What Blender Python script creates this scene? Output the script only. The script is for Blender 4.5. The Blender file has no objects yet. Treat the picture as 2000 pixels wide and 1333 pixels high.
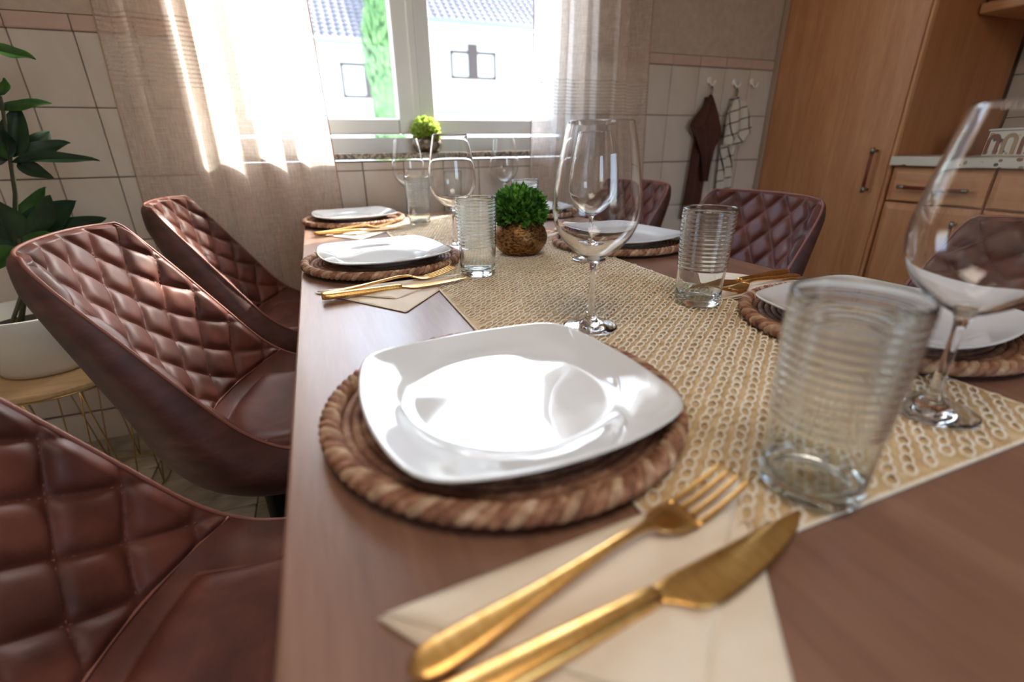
import bpy, bmesh, math, random
from math import sin, cos, pi, radians, sqrt
from mathutils import Vector, Matrix, Euler
random.seed(7)
C = bpy.context.scene.collection
SC = bpy.context.scene

# ------------------------------------------------------------ camera, world, lights, exposure
CAM_Z = 0.9975
RIGHT = Vector((0.92968, -0.36820, -0.01110)); UP = Vector((0.15035, 0.35176, 0.92394)); FWD = Vector((0.33629, 0.86063, -0.38239))
cd = bpy.data.cameras.new('camera'); cam = bpy.data.objects.new('camera', cd); C.objects.link(cam)
M3 = Matrix((RIGHT, UP, -FWD)).transposed()
cam.matrix_world = Matrix.Translation((0, 0, CAM_Z)) @ M3.to_4x4()
cd.sensor_width = 36; cd.lens = 922.76 / 2000 * 36; cd.clip_start = 0.02; cd.clip_end = 300
cd.dof.use_dof = True; cd.dof.focus_distance = 0.82; cd.dof.aperture_fstop = 2.6
SC.camera = cam
SC.view_settings.view_transform = 'Standard'; SC.view_settings.look = 'None'
SC.view_settings.gamma = 1; SC.view_settings.use_curve_mapping = False
SC.view_settings.exposure = 0.0
w = bpy.data.worlds.new('sky'); SC.world = w; w.use_nodes = True
nt = w.node_tree; bg = nt.nodes['Background']
sky = nt.nodes.new('ShaderNodeTexSky'); sky.sky_type = 'NISHITA'; sky.sun_disc = False
SUN_DIR = Vector((-1, -0.70, -1)).normalized()
sky.sun_elevation = math.asin(-SUN_DIR.z); sky.sun_rotation = math.atan2(-SUN_DIR.x, -SUN_DIR.y)
sky.dust_density = 3.0; sky.air_density = 1.0
hs = nt.nodes.new('ShaderNodeHueSaturation'); hs.inputs['Saturation'].default_value = .8; nt.links.new(sky.outputs[0], hs.inputs['Color']); nt.links.new(hs.outputs[0], bg.inputs[0]); bg.inputs[1].default_value = 2.0
sl = bpy.data.lights.new('sun', 'SUN'); sl.energy = 16; sl.angle = radians(0.6); sl.color = (1, .93, .82)
so = bpy.data.objects.new('sun', sl); C.objects.link(so); so.rotation_euler = SUN_DIR.to_track_quat('-Z', 'Y').to_euler()
def area(name, loc, rot, sx, sy, e, col, portal=False):
    l = bpy.data.lights.new(name, 'AREA'); l.shape = 'RECTANGLE'; l.size = sx; l.size_y = sy; l.energy = e; l.color = col
    o = bpy.data.objects.new(name, l); C.objects.link(o); o.location = loc; o.rotation_euler = rot
    if portal: l.cycles.is_portal = True
    return o
area('window_portal', (.41, 2.12, 1.55), (radians(-90), 0, 0), 1.4, 1.2, 1, (1, 1, 1), True)
area('rear_window_portal', (.9, -2.45, 1.5), (radians(90), 0, 0), 1.0, 1.3, 1, (1, 1, 1), True)
area('kitchen_ceiling_lamp', (.0, -.25, 2.42), (0, 0, 0), .8, .8, 14, (1, .84, .70))
cy = SC.cycles
cy.use_denoising = True; cy.max_bounces = 16; cy.transmission_bounces = 16; cy.transparent_max_bounces = 24; cy.diffuse_bounces = 5; cy.glossy_bounces = 6
cy.sample_clamp_indirect = 6

# ------------------------------------------------------------ helpers
class MB:
    def __init__(s): s.v = []; s.f = []
    def add(s, vs, fs):
        o = len(s.v); s.v += [tuple(v) for v in vs]; s.f += [tuple(i + o for i in f) for f in fs]; return s
    def grid(s, rows, cu=False, cv=False):
        n = len(rows); m = len(rows[0]); o = len(s.v)
        for r in rows: s.v += [tuple(p) for p in r]
        for i in range(n if cv else n - 1):
            for j in range(m if cu else m - 1):
                a = i; b = (i + 1) % n; c = (j + 1) % m
                s.f.append((o + a * m + j, o + a * m + c, o + b * m + c, o + b * m + j))
        return s
    def box(s, lo, hi):
        x0, y0, z0 = lo; x1, y1, z1 = hi
        return s.add([(x0, y0, z0), (x1, y0, z0), (x1, y1, z0), (x0, y1, z0), (x0, y0, z1), (x1, y0, z1), (x1, y1, z1), (x0, y1, z1)],
                     [(0, 3, 2, 1), (4, 5, 6, 7), (0, 1, 5, 4), (1, 2, 6, 5), (2, 3, 7, 6), (3, 0, 4, 7)])
    def lathe(s, prof, n=48, c=(0, 0, 0)):
        rows = [[(c[0] + r * cos(2 * pi * k / n), c[1] + r * sin(2 * pi * k / n), c[2] + z) for k in range(n)] for r, z in prof]
        return s.grid(rows, cu=True)
    def tube(s, pts, r, n=8, closed=False, cap=True):
        pts = [Vector(p) for p in pts]; N = len(pts); rows = []; up = None
        for i, p in enumerate(pts):
            t = (pts[(i + 1) % N] - pts[i - 1]) if closed else (pts[min(i + 1, N - 1)] - pts[max(i - 1, 0)])
            if t.length < 1e-9: t = Vector((0, 0, 1))
            t.normalize()
            if up is None: up = t.orthogonal().normalized()
            up = (up - t * up.dot(t))
            if up.length < 1e-6: up = t.orthogonal()
            up.normalize(); bt = t.cross(up); rr = r(i / (N - 1)) if callable(r) else r
            rows.append([p + (up * cos(2 * pi * k / n) + bt * sin(2 * pi * k / n)) * rr for k in range(n)])
        o = len(s.v); s.grid(rows, cu=True, cv=closed)
        if cap and not closed:
            s.f.append(tuple(o + k for k in range(n))[::-1]); s.f.append(tuple(o + (N - 1) * n + k for k in range(n)))
        return s
    def build(s, name, mat, parent=None, smooth=True, bevel=0, seg=2, loc=(0, 0, 0), rot=(0, 0, 0), merge=False):
        me = bpy.data.meshes.new(name); me.from_pydata(s.v, [], s.f); 
        bm = bmesh.new(); bm.from_mesh(me)
        if merge: bmesh.ops.remove_doubles(bm, verts=bm.verts, dist=1e-5)
        bmesh.ops.recalc_face_normals(bm, faces=bm.faces)
        if bevel: bmesh.ops.bevel(bm, geom=list(bm.edges), offset=bevel, segments=seg, profile=.5, affect='EDGES')
        bm.to_mesh(me); bm.free()
        if smooth and not bevel:
            me.polygons.foreach_set('use_smooth', [True] * len(me.polygons))
            if bevel: me.set_sharp_from_angle(angle=radians(50))
        o = bpy.data.objects.new(name, me); C.objects.link(o); o.location = loc; o.rotation_euler = rot
        if mat: me.materials.append(mat)
        if parent: o.parent = parent
        return o
def empty(name, loc=(0, 0, 0), rz=0):
    o = bpy.data.objects.new(name, None); C.objects.link(o); o.location = loc; o.rotation_euler = (0, 0, rz); o.empty_display_size = .05
    return o
def tag(o, label=None, cat=None, group=None, kind=None):
    if label: o['label'] = label
    if cat: o['category'] = cat
    if group: o['group'] = group
    if kind: o['kind'] = kind
    return o
def tree_copy(o, parent=None, loc=None, rz=None):
    c = o.copy(); C.objects.link(c)
    if parent: c.parent = parent
    if loc is not None: c.location = loc
    if rz is not None: c.rotation_euler = (0, 0, rz)
    for ch in list(o.children): tree_copy(ch, c)
    return c
def piece(src, parent, loc, rot=None, scale=None):
    c = src.copy(); C.objects.link(c); c.parent = parent; c.location = loc
    if rot: c.rotation_euler = rot
    if scale: c.scale = scale
    return c
def lerp(a, b, t): return a + (b - a) * t
def interp(tab, t):
    if t <= tab[0][0]: return tab[0][1:]
    for i in range(len(tab) - 1):
        a, b = tab[i], tab[i + 1]
        if t <= b[0]:
            k = (t - a[0]) / (b[0] - a[0])
            # catmull rom
            p0 = tab[max(i - 1, 0)]; p3 = tab[min(i + 2, len(tab) - 1)]; out = []
            for j in range(1, len(a)):
                m1 = (b[j] - p0[j]) / max(1e-9, b[0] - p0[0]) * (b[0] - a[0]); m2 = (p3[j] - a[j]) / max(1e-9, p3[0] - a[0]) * (b[0] - a[0])
                out.append((2 * k**3 - 3 * k**2 + 1) * a[j] + (k**3 - 2 * k**2 + k) * m1 + (-2 * k**3 + 3 * k**2) * b[j] + (k**3 - k**2) * m2)
            return out
    return tab[-1][1:]

# ------------------------------------------------------------ materials
def srgb(h):
    h = h.lstrip('#'); c = [int(h[i:i + 2], 16) / 255 for i in (0, 2, 4)]
    return tuple((x / 12.92 if x < .04045 else ((x + .055) / 1.055) ** 2.4) for x in c) + (1,)
class Mat:
    def __init__(s, name, col='#808080', rough=.5, metal=0, spec=.5, **kw):
        s.m = bpy.data.materials.new(name); s.m.use_nodes = True; s.nt = s.m.node_tree
        s.b = s.nt.nodes['Principled BSDF']; s.out = s.nt.nodes['Material Output']
        s.b.inputs['Base Color'].default_value = srgb(col); s.b.inputs['Roughness'].default_value = rough
        s.b.inputs['Metallic'].default_value = metal; s.b.inputs['Specular IOR Level'].default_value = spec
        for k, v in kw.items(): s.b.inputs[k.replace('_', ' ')].default_value = v
    def n(s, t, **kw):
        x = s.nt.nodes.new(t)
        for k, v in kw.items():
            if hasattr(x, k) and k not in ('Scale',): setattr(x, k, v)
            else: x.inputs[k.replace('_', ' ')].default_value = v
        return x
    def l(s, a, b): s.nt.links.new(a, b)
    def coord(s, scale=(1, 1, 1), rot=(0, 0, 0), kind='Object'):
        tc = s.n('ShaderNodeTexCoord'); mp = s.n('ShaderNodeMapping'); mp.inputs['Scale'].default_value = scale; mp.inputs['Rotation'].default_value = rot
        s.l(tc.outputs[kind], mp.inputs['Vector']); return mp.outputs[0]
    def noise(s, vec, scale=5, detail=4, rough=.55, dist=0):
        x = s.n('ShaderNodeTexNoise'); x.inputs['Scale'].default_value = scale; x.inputs['Detail'].default_value = detail; x.inputs['Roughness'].default_value = rough; x.inputs['Distortion'].default_value = dist
        s.l(vec, x.inputs['Vector']); return x.outputs['Fac']
    def ramp(s, fac, stops):
        r = s.n('ShaderNodeValToRGB'); e = r.color_ramp.elements
        while len(e) < len(stops): e.new(.5)
        for i, (p, c) in enumerate(stops): e[i].position = p; e[i].color = srgb(c) if isinstance(c, str) else (c, c, c, 1)
        s.l(fac, r.inputs[0]); return r.outputs[0]
    def bump(s, h, strength=.3, dist=.002):
        x = s.n('ShaderNodeBump'); x.inputs['Strength'].default_value = strength; x.inputs['Distance'].default_value = dist
        s.l(h, x.inputs['Height']); s.l(x.outputs[0], s.b.inputs['Normal'])
    def col(s, o): s.l(o, s.b.inputs['Base Color'])
    def rough(s, o): s.l(o, s.b.inputs['Roughness'])
def noisy(name, stops, scale=8, stretch=(1, 1, 1), rough=.5, detail=5, bump=0, bscale=None, dist=0, bdist=.002, **kw):
    m = Mat(name, stops[0][1], rough, **kw); v = m.coord(stretch)
    f = m.noise(v, scale, detail, dist=dist); m.col(m.ramp(f, stops))
    if bump: m.bump(m.noise(v, bscale or scale * 4, 3), bump, bdist)
    return m.m
def wood(name, c1, c2, c3, stretch, rough=.4, scale=6, spec=.5, coat=0):
    m = Mat(name, c1, rough, spec=spec); v = m.coord(stretch)
    f = m.noise(v, scale, 6, .6, .6); g = m.noise(v, scale * 7, 3, .6)
    mx = m.n('ShaderNodeMath', operation='MULTIPLY_ADD'); m.l(g, mx.inputs[0]); mx.inputs[1].default_value = .35; 
    sb = m.n('ShaderNodeMath', operation='MULTIPLY'); m.l(f, sb.inputs[0]); sb.inputs[1].default_value = .68; m.l(sb.outputs[0], mx.inputs[2])
    m.col(m.ramp(mx.outputs[0], [(.28, c1), (.5, c2), (.72, c3)])); m.bump(g, .08, .001)
    if coat: m.b.inputs['Coat Weight'].default_value = coat; m.b.inputs['Coat Roughness'].default_value = .25
    return m.m
def leather_mat():
    m = Mat('leather', '#6b3a30', .45, spec=.32); v = m.coord()
    f = m.noise(v, 9, 6, .6, .4); m.col(m.ramp(f, [(.3, '#47261e'), (.5, '#5e342a'), (.72, '#764438')]))
    h = m.noise(v, 420, 2); m.bump(h, .12, .0008); r = m.noise(v, 20, 3)
    m.rough(m.ramp(r, [(.3, .42), (.7, .56)])); return m.m
LEATHER = leather_mat()
SHELL = noisy('shell leather', [(.3, '#3d231d'), (.55, '#532f28'), (.75, '#6a4036')], 14, (1, 1, 3), .55, bump=.1, bscale=300, bdist=.0006)
PIPING = Mat('piping leather', '#8a5648', .5).m
STITCH = Mat('stitch thread', '#8d5a4c', .7).m
BLACKM = Mat('black steel', '#0d0d0e', .45, .6).m
GOLD = noisy('brushed gold', [(.35, '#d2a056'), (.65, '#e8bc78')], 60, (8, 1, 1), .30, metal=1.0)
TABLETOP = None
def table_mat():
    m = Mat('oak laminate', '#7a5142', .38, spec=.55); v = m.coord((7, .55, 1)); v2 = m.coord((1, 1, 1))
    f = m.noise(v, 2.4, 7, .62, .9); g = m.noise(v, 26, 4, .6)
    a = m.n('ShaderNodeMath', operation='MULTIPLY_ADD'); m.l(g, a.inputs[0]); a.inputs[1].default_value = .3
    b = m.n('ShaderNodeMath', operation='MULTIPLY'); m.l(f, b.inputs[0]); b.inputs[1].default_value = .7; m.l(b.outputs[0], a.inputs[2])
    base = m.ramp(a.outputs[0], [(.25, '#6b4c3d'), (.5, '#876452'), (.75, '#a07d68')])
    vo = m.n('ShaderNodeTexVoronoi'); vo.inputs['Scale'].default_value = 1.0; vo.inputs['Randomness'].default_value = 1
    m.l(m.coord((3.2, 1.7, 1)), vo.inputs['Vector'])
    kn = m.ramp(vo.outputs['Distance'], [(0, '#000000'), (.035, '#000000'), (.075, '#ffffff')])
    mx = m.n('ShaderNodeMix', data_type='RGBA'); m.l(kn, mx.inputs[0]); mx.inputs[6].default_value = srgb('#3f2620'); m.l(base, mx.inputs[7])
    m.b.inputs['Coat Weight'].default_value = .35; m.b.inputs['Coat Roughness'].default_value = .22; m.col(mx.outputs[2]); m.bump(g, .1, .0006); m.rough(m.ramp(f, [(.3, .34), (.7, .44)])); return m.m
TABLETOP = table_mat()
BEECH = wood('beech front', '#ad744a', '#c48b5f', '#d29f72', (4, 4, .35), .42)
BEECH_H = wood('beech front crosswise', '#b17a50', '#c89064', '#d4a276', (.35, .35, 5), .42)
BEECH_D = wood('beech side', '#94592f', '#a86b40', '#b4794c', (4, 4, .3), .5)
HANDLEWOOD = Mat('reddish handle wood', '#7b3a22', .4).m
STEEL = Mat('brushed steel', '#9a968f', .32, 1).m
PORCELAIN = Mat('white porcelain', '#e3e7e9', .06, spec=.6, Coat_Weight=.6, Coat_Roughness=.03).m
def glass(name, col='#ffffff', ior=1.46):
    m = Mat(name); g = m.n('ShaderNodeBsdfGlass'); g.inputs['IOR'].default_value = ior; g.inputs['Roughness'].default_value = 0
    g.inputs['Color'].default_value = srgb(col); m.l(g.outputs[0], m.out.inputs[0]); return m.m
CRYSTAL = glass('clear crystal', '#ffffff', 1.45)
TUMBLERG = glass('ribbed clear glass', '#fdffff', 1.47)
def pane_mat():
    m = Mat('window pane'); t = m.n('ShaderNodeBsdfTransparent'); t.inputs[0].default_value = (.96, .98, .98, 1); g = m.n('ShaderNodeBsdfGlossy'); g.inputs['Roughness'].default_value = .01
    fr = m.n('ShaderNodeLayerWeight'); pw = m.n('ShaderNodeMath', operation='POWER'); m.l(fr.outputs['Facing'], pw.inputs[0]); pw.inputs[1].default_value = 5; fr2 = m.n('ShaderNodeMath', operation='MULTIPLY_ADD'); m.l(pw.outputs[0], fr2.inputs[0]); fr2.inputs[1].default_value = .6; fr2.inputs[2].default_value = .012; mx = m.n('ShaderNodeMixShader')
    m.l(fr2.outputs[0], mx.inputs[0]); m.l(t.outputs[0], mx.inputs[1]); m.l(g.outputs[0], mx.inputs[2]); m.l(mx.outputs[0], m.out.inputs[0]); return m.m
PANE = pane_mat()
UPVC = Mat('white window frame', '#edf1f1', .32).m
PLASTER = noisy('textured plaster', [(.3, '#b9a697'), (.7, '#c9b7a8')], 40, (1, 1, 1), .9, bump=.5, bscale=90, bdist=.003)
CEIL = Mat('ceiling paint', '#eae6e0', .9).m
WALLP = Mat('wall paint', '#d9cec3', .9).m
TILE = noisy('wall tile glaze', [(.3, '#cdc0b3'), (.55, '#d7ccc1'), (.75, '#e1d8ce')], 3.5, (1, 1, 1), .22, detail=6, dist=.8, bump=.05, bscale=8)
BORDER = noisy('border tile glaze', [(.3, '#c2a696'), (.6, '#cfb4a5'), (.8, '#d8c2b5')], 6, (1, 1, 3), .3)
GROUT = Mat('grout', '#87776a', .9).m
FLOORT = noisy('floor tile stone', [(.28, '#7d7466'), (.5, '#b0a693'), (.7, '#d0c7b6')], 5, (1, 2.2, 1), .45, detail=8, dist=1.4)
FGROUT = Mat('floor grout', '#4a443c', .95).m
def granite(name, base, stops, scale, rough=.25):
    m = Mat(name, base, rough); vo = m.n('ShaderNodeTexVoronoi'); vo.inputs['Scale'].default_value = scale; m.l(m.coord(), vo.inputs['Vector'])
    sx = m.n('ShaderNodeSeparateColor'); m.l(vo.outputs['Color'], sx.inputs[0]); r = m.ramp(sx.outputs[0], stops); r.node.color_ramp.interpolation = 'CONSTANT'; m.col(r); return m
GRANITE = granite('granite sill', '#8f8578', [(0, '#5c5249'), (.2, '#8f8274'), (.5, '#b3a797'), (.8, '#736659')], 160).m
def terrazzo():
    m = Mat('terrazzo', '#d9d4c6', .35); vo = m.n('ShaderNodeTexVoronoi'); vo.inputs['Scale'].default_value = 42; m.l(m.coord((1, 1, 1.4)), vo.inputs['Vector'])
    se = m.n('ShaderNodeSeparateColor'); m.l(vo.outputs['Color'], se.inputs[0])
    chip = m.ramp(se.outputs[1], [(0, '#4b4a3e'), (.3, '#8a5a3a'), (.5, '#6b6a55'), (.75, '#a8906a')]); chip.node.color_ramp.interpolation = 'CONSTANT'
    thr = m.n('ShaderNodeMath', operation='MULTIPLY'); m.l(se.outputs[0], thr.inputs[0]); thr.inputs[1].default_value = .42
    ls = m.n('ShaderNodeMath', operation='LESS_THAN'); m.l(vo.outputs['Distance'], ls.inputs[0]); m.l(thr.outputs[0], ls.inputs[1])
    mx = m.n('ShaderNodeMix', data_type='RGBA'); m.l(ls.outputs[0], mx.inputs[0]); mx.inputs[6].default_value = srgb('#d9d4c6'); m.l(chip, mx.inputs[7]); m.col(mx.outputs[2]); return m.m
TERRAZZO = terrazzo()
def curtain_mat(name, zlo, zhi):
    m = Mat(name); d = m.n('ShaderNodeBsdfDiffuse'); t = m.n('ShaderNodeBsdfTranslucent'); tr = m.n('ShaderNodeBsdfTransparent')
    v = m.coord((1, 1, 1)); vh = m.coord((260, 260, 30)); vv = m.coord((20, 20, 420))
    c = m.noise(vh, 1, 2); c2 = m.noise(vv, 1, 2); ad = m.n('ShaderNodeMath', operation='ADD'); m.l(c, ad.inputs[0]); m.l(c2, ad.inputs[1])
    hf = m.n('ShaderNodeMath', operation='MULTIPLY'); m.l(ad.outputs[0], hf.inputs[0]); hf.inputs[1].default_value = .5
    colr = m.ramp(hf.outputs[0], [(.35, '#ecdccf'), (.65, '#f8efe7')]); m.l(colr, d.inputs[0]); m.l(colr, t.inputs[0])
    mx = m.n('ShaderNodeMixShader'); mx.inputs[0].default_value = .68; m.l(d.outputs[0], mx.inputs[1]); m.l(t.outputs[0], mx.inputs[2])
    sp = m.n('ShaderNodeSeparateXYZ'); m.l(v, sp.inputs[0])
    a = m.n('ShaderNodeMath', operation='GREATER_THAN'); m.l(sp.outputs[2], a.inputs[0]); a.inputs[1].default_value = zlo
    b = m.n('ShaderNodeMath', operation='LESS_THAN'); m.l(sp.outputs[2], b.inputs[0]); b.inputs[1].default_value = zhi
    band = m.n('ShaderNodeMath', operation='MULTIPLY'); m.l(a.outputs[0], band.inputs[0]); m.l(b.outputs[0], band.inputs[1])
    z = m.n('ShaderNodeMath', operation='MULTIPLY'); m.l(sp.outputs[2], z.inputs[0]); z.inputs[1].default_value = 2 * pi / .0125
    sn = m.n('ShaderNodeMath', operation='SINE'); m.l(z.outputs[0], sn.inputs[0])
    gt = m.n('ShaderNodeMath', operation='GREATER_THAN'); m.l(sn.outputs[0], gt.inputs[0]); gt.inputs[1].default_value = .2
    op = m.n('ShaderNodeMath', operation='MULTIPLY'); m.l(gt.outputs[0], op.inputs[0]); m.l(band.outputs[0], op.inputs[1])
    base = m.ramp(hf.outputs[0], [(.35, .46), (.65, .26)])
    mm = m.n('ShaderNodeMath', operation='MULTIPLY_ADD'); m.l(op.outputs[0], mm.inputs[0]); mm.inputs[1].default_value = .3; m.l(base, mm.inputs[2])
    m2 = m.n('ShaderNodeMixShader'); m.l(mm.outputs[0], m2.inputs[0]); m.l(mx.outputs[0], m2.inputs[1]); m.l(tr.outputs[0], m2.inputs[2]); m.l(m2.outputs[0], m.out.inputs[0]); return m.m
CURT_L = curtain_mat('sheer linen curtain', 1.17, 1.37); CURT_R = curtain_mat('sheer linen curtain paler', 1.11, 1.25)
HEM = Mat('curtain hem', '#a98d79', .9).m
def seagrass(name, a, b, c):
    return noisy(name, [(.3, a), (.52, b), (.72, c)], 70, (1, 1, 1), .75, detail=4, bump=.4, bscale=300, bdist=.001)
SEAG = seagrass('seagrass weave', '#6b4735', '#8d6650', '#b59378')
SEAGE_L = seagrass('pale seagrass rope', '#8a6a50', '#b39477', '#d6bfa4')
SEAGE = seagrass('seagrass rope', '#6e4533', '#94684f', '#bf9a7c')
RAFFIA = seagrass('raffia', '#b99b6f', '#d0b68c', '#e0cca8')
RAFFIA_L = seagrass('pale raffia loops', '#e6d9c0', '#f0e7d4', '#f7f1e4')
NAPKIN = noisy('cream paper napkin', [(.3, '#ecdfca'), (.7, '#f3e9d8')], 30, (1, 1, 1), .85, bump=.15, bscale=60)
BRONZE = None
def bronze():
    m = Mat('antique bronze', '#8a6a45', .38, .9); v = m.coord((1, 1, 2.2)); f = m.noise(v, 120, 4, .7)
    m.col(m.ramp(f, [(.38, '#3d2b1c'), (.5, '#8a6640'), (.68, '#b58f60')])); m.bump(f, .5, .001); m.rough(m.ramp(f, [(.3, .6), (.7, .32)])); return m.m
BRONZE = bronze()
SILVERY = noisy('dull pewter', [(.4, '#5c544a'), (.65, '#93887a')], 90, (1, 1, 1), .35, metal=.8)
def leafy(name, stops, scale, tr):
    m = Mat(name, stops[0][1], .5); v = m.coord(); c = m.ramp(m.noise(v, scale, 3, .6), stops); m.col(c)
    t = m.n('ShaderNodeBsdfTranslucent'); m.l(c, t.inputs[0]); x = m.n('ShaderNodeMixShader'); x.inputs[0].default_value = tr
    m.l(m.b.outputs[0], x.inputs[1]); m.l(t.outputs[0], x.inputs[2]); m.l(x.outputs[0], m.out.inputs[0]); return m.m
BOX_G = leafy('boxwood green', [(.32, '#1d4412'), (.5, '#47832a'), (.68, '#86b84a')], 70, .3)
BOX_L = leafy('boxwood lime', [(.32, '#7f9a34'), (.5, '#abc052'), (.68, '#d6de98')], 70, .5)
LEAF = leafy('dark leaf', [(.3, '#0f2614'), (.6, '#1c3a1e'), (.8, '#2b5226')], 14, .1)
LEAF_Y = leafy('young leaf', [(.3, '#24491a'), (.6, '#3f6e24'), (.8, '#5f9a30')], 14, .25)
STEMM = Mat('plant stem', '#3a3a20', .6).m
SOIL = Mat('potting soil', '#2a2019', .95).m
POTW = Mat('matt white plastic', '#d6d5cf', .4).m
STOOLW = wood('light oak stool top', '#b3946c', '#c7a97f', '#d3b88f', (1, 9, 1), .5)
BRASSW = Mat('brass wire', '#b79a5c', .3, 1).m
TOWEL_B = noisy('brown waffle towel', [(.3, '#4a2a22'), (.7, '#61392e')], 200, (1, 1, 1), .95, bump=.4, bscale=300)
def check_towel():
    m = Mat('white checked towel', '#d8cfc2', .95); tc = m.n('ShaderNodeTexCoord'); sp = m.n('ShaderNodeSeparateXYZ'); m.l(tc.outputs['UV'], sp.inputs[0]); outs = []
    for ax in (0, 1):
        mu = m.n('ShaderNodeMath', operation='FRACT'); m.l(sp.outputs[ax], mu.inputs[0]); lt = m.n('ShaderNodeMath', operation='LESS_THAN'); m.l(mu.outputs[0], lt.inputs[0]); lt.inputs[1].default_value = .1; outs.append(lt)
    mx = m.n('ShaderNodeMath', operation='MAXIMUM'); m.l(outs[0].outputs[0], mx.inputs[0]); m.l(outs[1].outputs[0], mx.inputs[1])
    c = m.n('ShaderNodeMix', data_type='RGBA'); m.l(mx.outputs[0], c.inputs[0]); c.inputs[6].default_value = srgb('#d8cfc2'); c.inputs[7].default_value = srgb('#3a2a2c'); m.col(c.outputs[2]); return m.m
TOWEL_W = check_towel()
WHITEP = Mat('white plastic hook', '#ece8e2', .25).m
FACADE = noisy('white render', [(.3, '#e8e4dc'), (.7, '#f2efe8')], 4, (1, 1, 1), .9)
ROOFT = noisy('dark roof tile', [(.3, '#5d5a60'), (.6, '#6f6b70'), (.8, '#807c80')], .6, (1, 1, 1), .8)
BROWNW = Mat('dark brown window frame', '#4a3c38', .5).m
GUTTER = Mat('zinc gutter', '#8f979c', .4, .5).m
BLIND = Mat('white curtain behind glass', '#dcdde0', .8).m
CYPR = noisy('cypress green', [(.3, '#5b8452'), (.6, '#7aa268'), (.8, '#97ba82')], 3, (1, 1, 1), .8)
GRAVEL = Mat('pale paving', '#cfcac0', .9).m

# ------------------------------------------------------------ setting: room shell
YW = 1.96; TX = .152; TZ = .2003
XL, XR, YB, ZC = -1.75, 2.76, -2.5, 2.5
WX0, WX1, WZ0, WZ1 = -.29, 1.11, .977, 2.22          # window opening
m = MB()
m.box((XL - .2, YW + .008, 0), (WX0, YW + .2, ZC)).box((WX1, YW + .008, 0), (XR + .2, YW + .2, ZC)).box((WX0, YW + .008, 0), (WX1, YW + .2, WZ0 - .03)).box((WX0, YW + .008, WZ1), (WX1, YW + .2, ZC))
wall = tag(m.build('wall_back', GROUT, smooth=False), 'tiled window wall with plaster above the border', kind='structure')
# plaster field above border
m = MB(); m.box((XL, YW + .002, 1.362), (WX0, YW + .008, ZC)).box((WX1, YW + .002, 1.362), (XR, YW + .008, ZC)).box((WX0, YW + .002, WZ1), (WX1, YW + .008, ZC))
m.build('plaster', PLASTER, wall, smooth=False)
m = MB(); m.box((WX0 - .001, YW + .0, WZ0), (WX0 + .006, YW + .1, WZ1)).box((WX1 - .006, YW, WZ0), (WX1 + .001, YW + .1, WZ1)); m.build('reveal', PLASTER, wall, smooth=False)
tile0 = None
X0T = 1.541 - TX * 22; ZROWS = [(.717 - TZ * 3, ), (.717 - 2 * TZ, ), (.717 - TZ, ), (.717, ), (.918, ), (1.118, )]
tb = MB(); tb.box((.0015, 0, .0015), (TX - .0015, .009, TZ - .0015)); 
def add_tile(x, z, wd=None, hg=None):
    global tile0
    if tile0 is None:
        tile0 = tb.build('tile', TILE, wall, smooth=True, bevel=.0018, seg=1); tile0.location = (x, YW, z); o = tile0
    else: o = piece(tile0, wall, (x, YW, z))
    o.scale = ((wd or TX) / TX, 1, (hg or TZ) / TZ)
bord0 = None
for k in range(0, 27):
    x = X0T + k * TX
    if x < XL or x > 2.14: continue
    for r, (z,) in enumerate(ZROWS):
        if -.3 > x + TX * .5 and False: continue
        x1 = x + TX
        if z < .5 and x > .4: continue                       # hidden behind table and cabinets
        if x1 > WX0 + .01 and x < WX1 - .01:
            if z >= .93: # next to the opening: cut
                if x < WX0: add_tile(x, z, WX0 - x)
                elif x1 > WX1: add_tile(WX1, z, x1 - WX1)
                continue
            if z + TZ > WZ0 - .03: add_tile(x, z, None, WZ0 - .031 - z); continue
        add_tile(x, z)
    if x + TX > WX0 + .01 and x < WX1 - .01: continue
    if bord0 is None:
        b = MB().box((.0015, 0, 0), (TX - .0015, .009, .031)); 
        b.tube([(.002, .002, -.004), (TX - .002, .002, -.004)], .0055, 8)
        bord0 = b.build('border_tile', BORDER, wall, smooth=False); bord0.location = (x, YW - .001, 1.328)
    else: piece(bord0, wall, (x, YW - .001, 1.328))
m = MB().box((-1.75, YW - .012, 0), (2.14, YW - .0005, .1145)); tag(m.build('baseboard_back', TILE, bevel=.002, seg=1), kind='structure')
for nm, lo, hi, mt in (('wall_left', (XL - .2, YB, 0), (XL, YW + .3, ZC), WALLP), ('ceiling', (XL - .2, YB - .2, ZC), (XR + .2, YW + .3, ZC + .2), CEIL)):
    tag(MB().box(lo, hi).build(nm, mt, smooth=False), kind='structure')
m = MB().box((XL - .2, YB - .2, 0), (.4, YB, ZC)).box((1.4, YB - .2, 0), (XR + .2, YB, ZC)).box((.4, YB - .2, 0), (1.4, YB, .85)).box((.4, YB - .2, 2.15), (1.4, YB, ZC))
tag(m.build('wall_front', WALLP, smooth=False), kind='structure')
wr = tag(MB().box((XR + .008, YB, 0), (XR + .2, YW + .3, ZC)).build('wall_right', GROUT, smooth=False), kind='structure')
rt = MB().box((-.009, .0015, .0015), (0, .1985, .1485)).build('tile', TILE, wr, bevel=.0018, seg=1); first = True
for j in range(7):
    for r in range(4):
        loc = (XR + .008, 1.31 - .2 * (j + 1), .945 + .15 * r)
        if first: rt.location = loc; first = False
        else: piece(rt, wr, loc)
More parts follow.
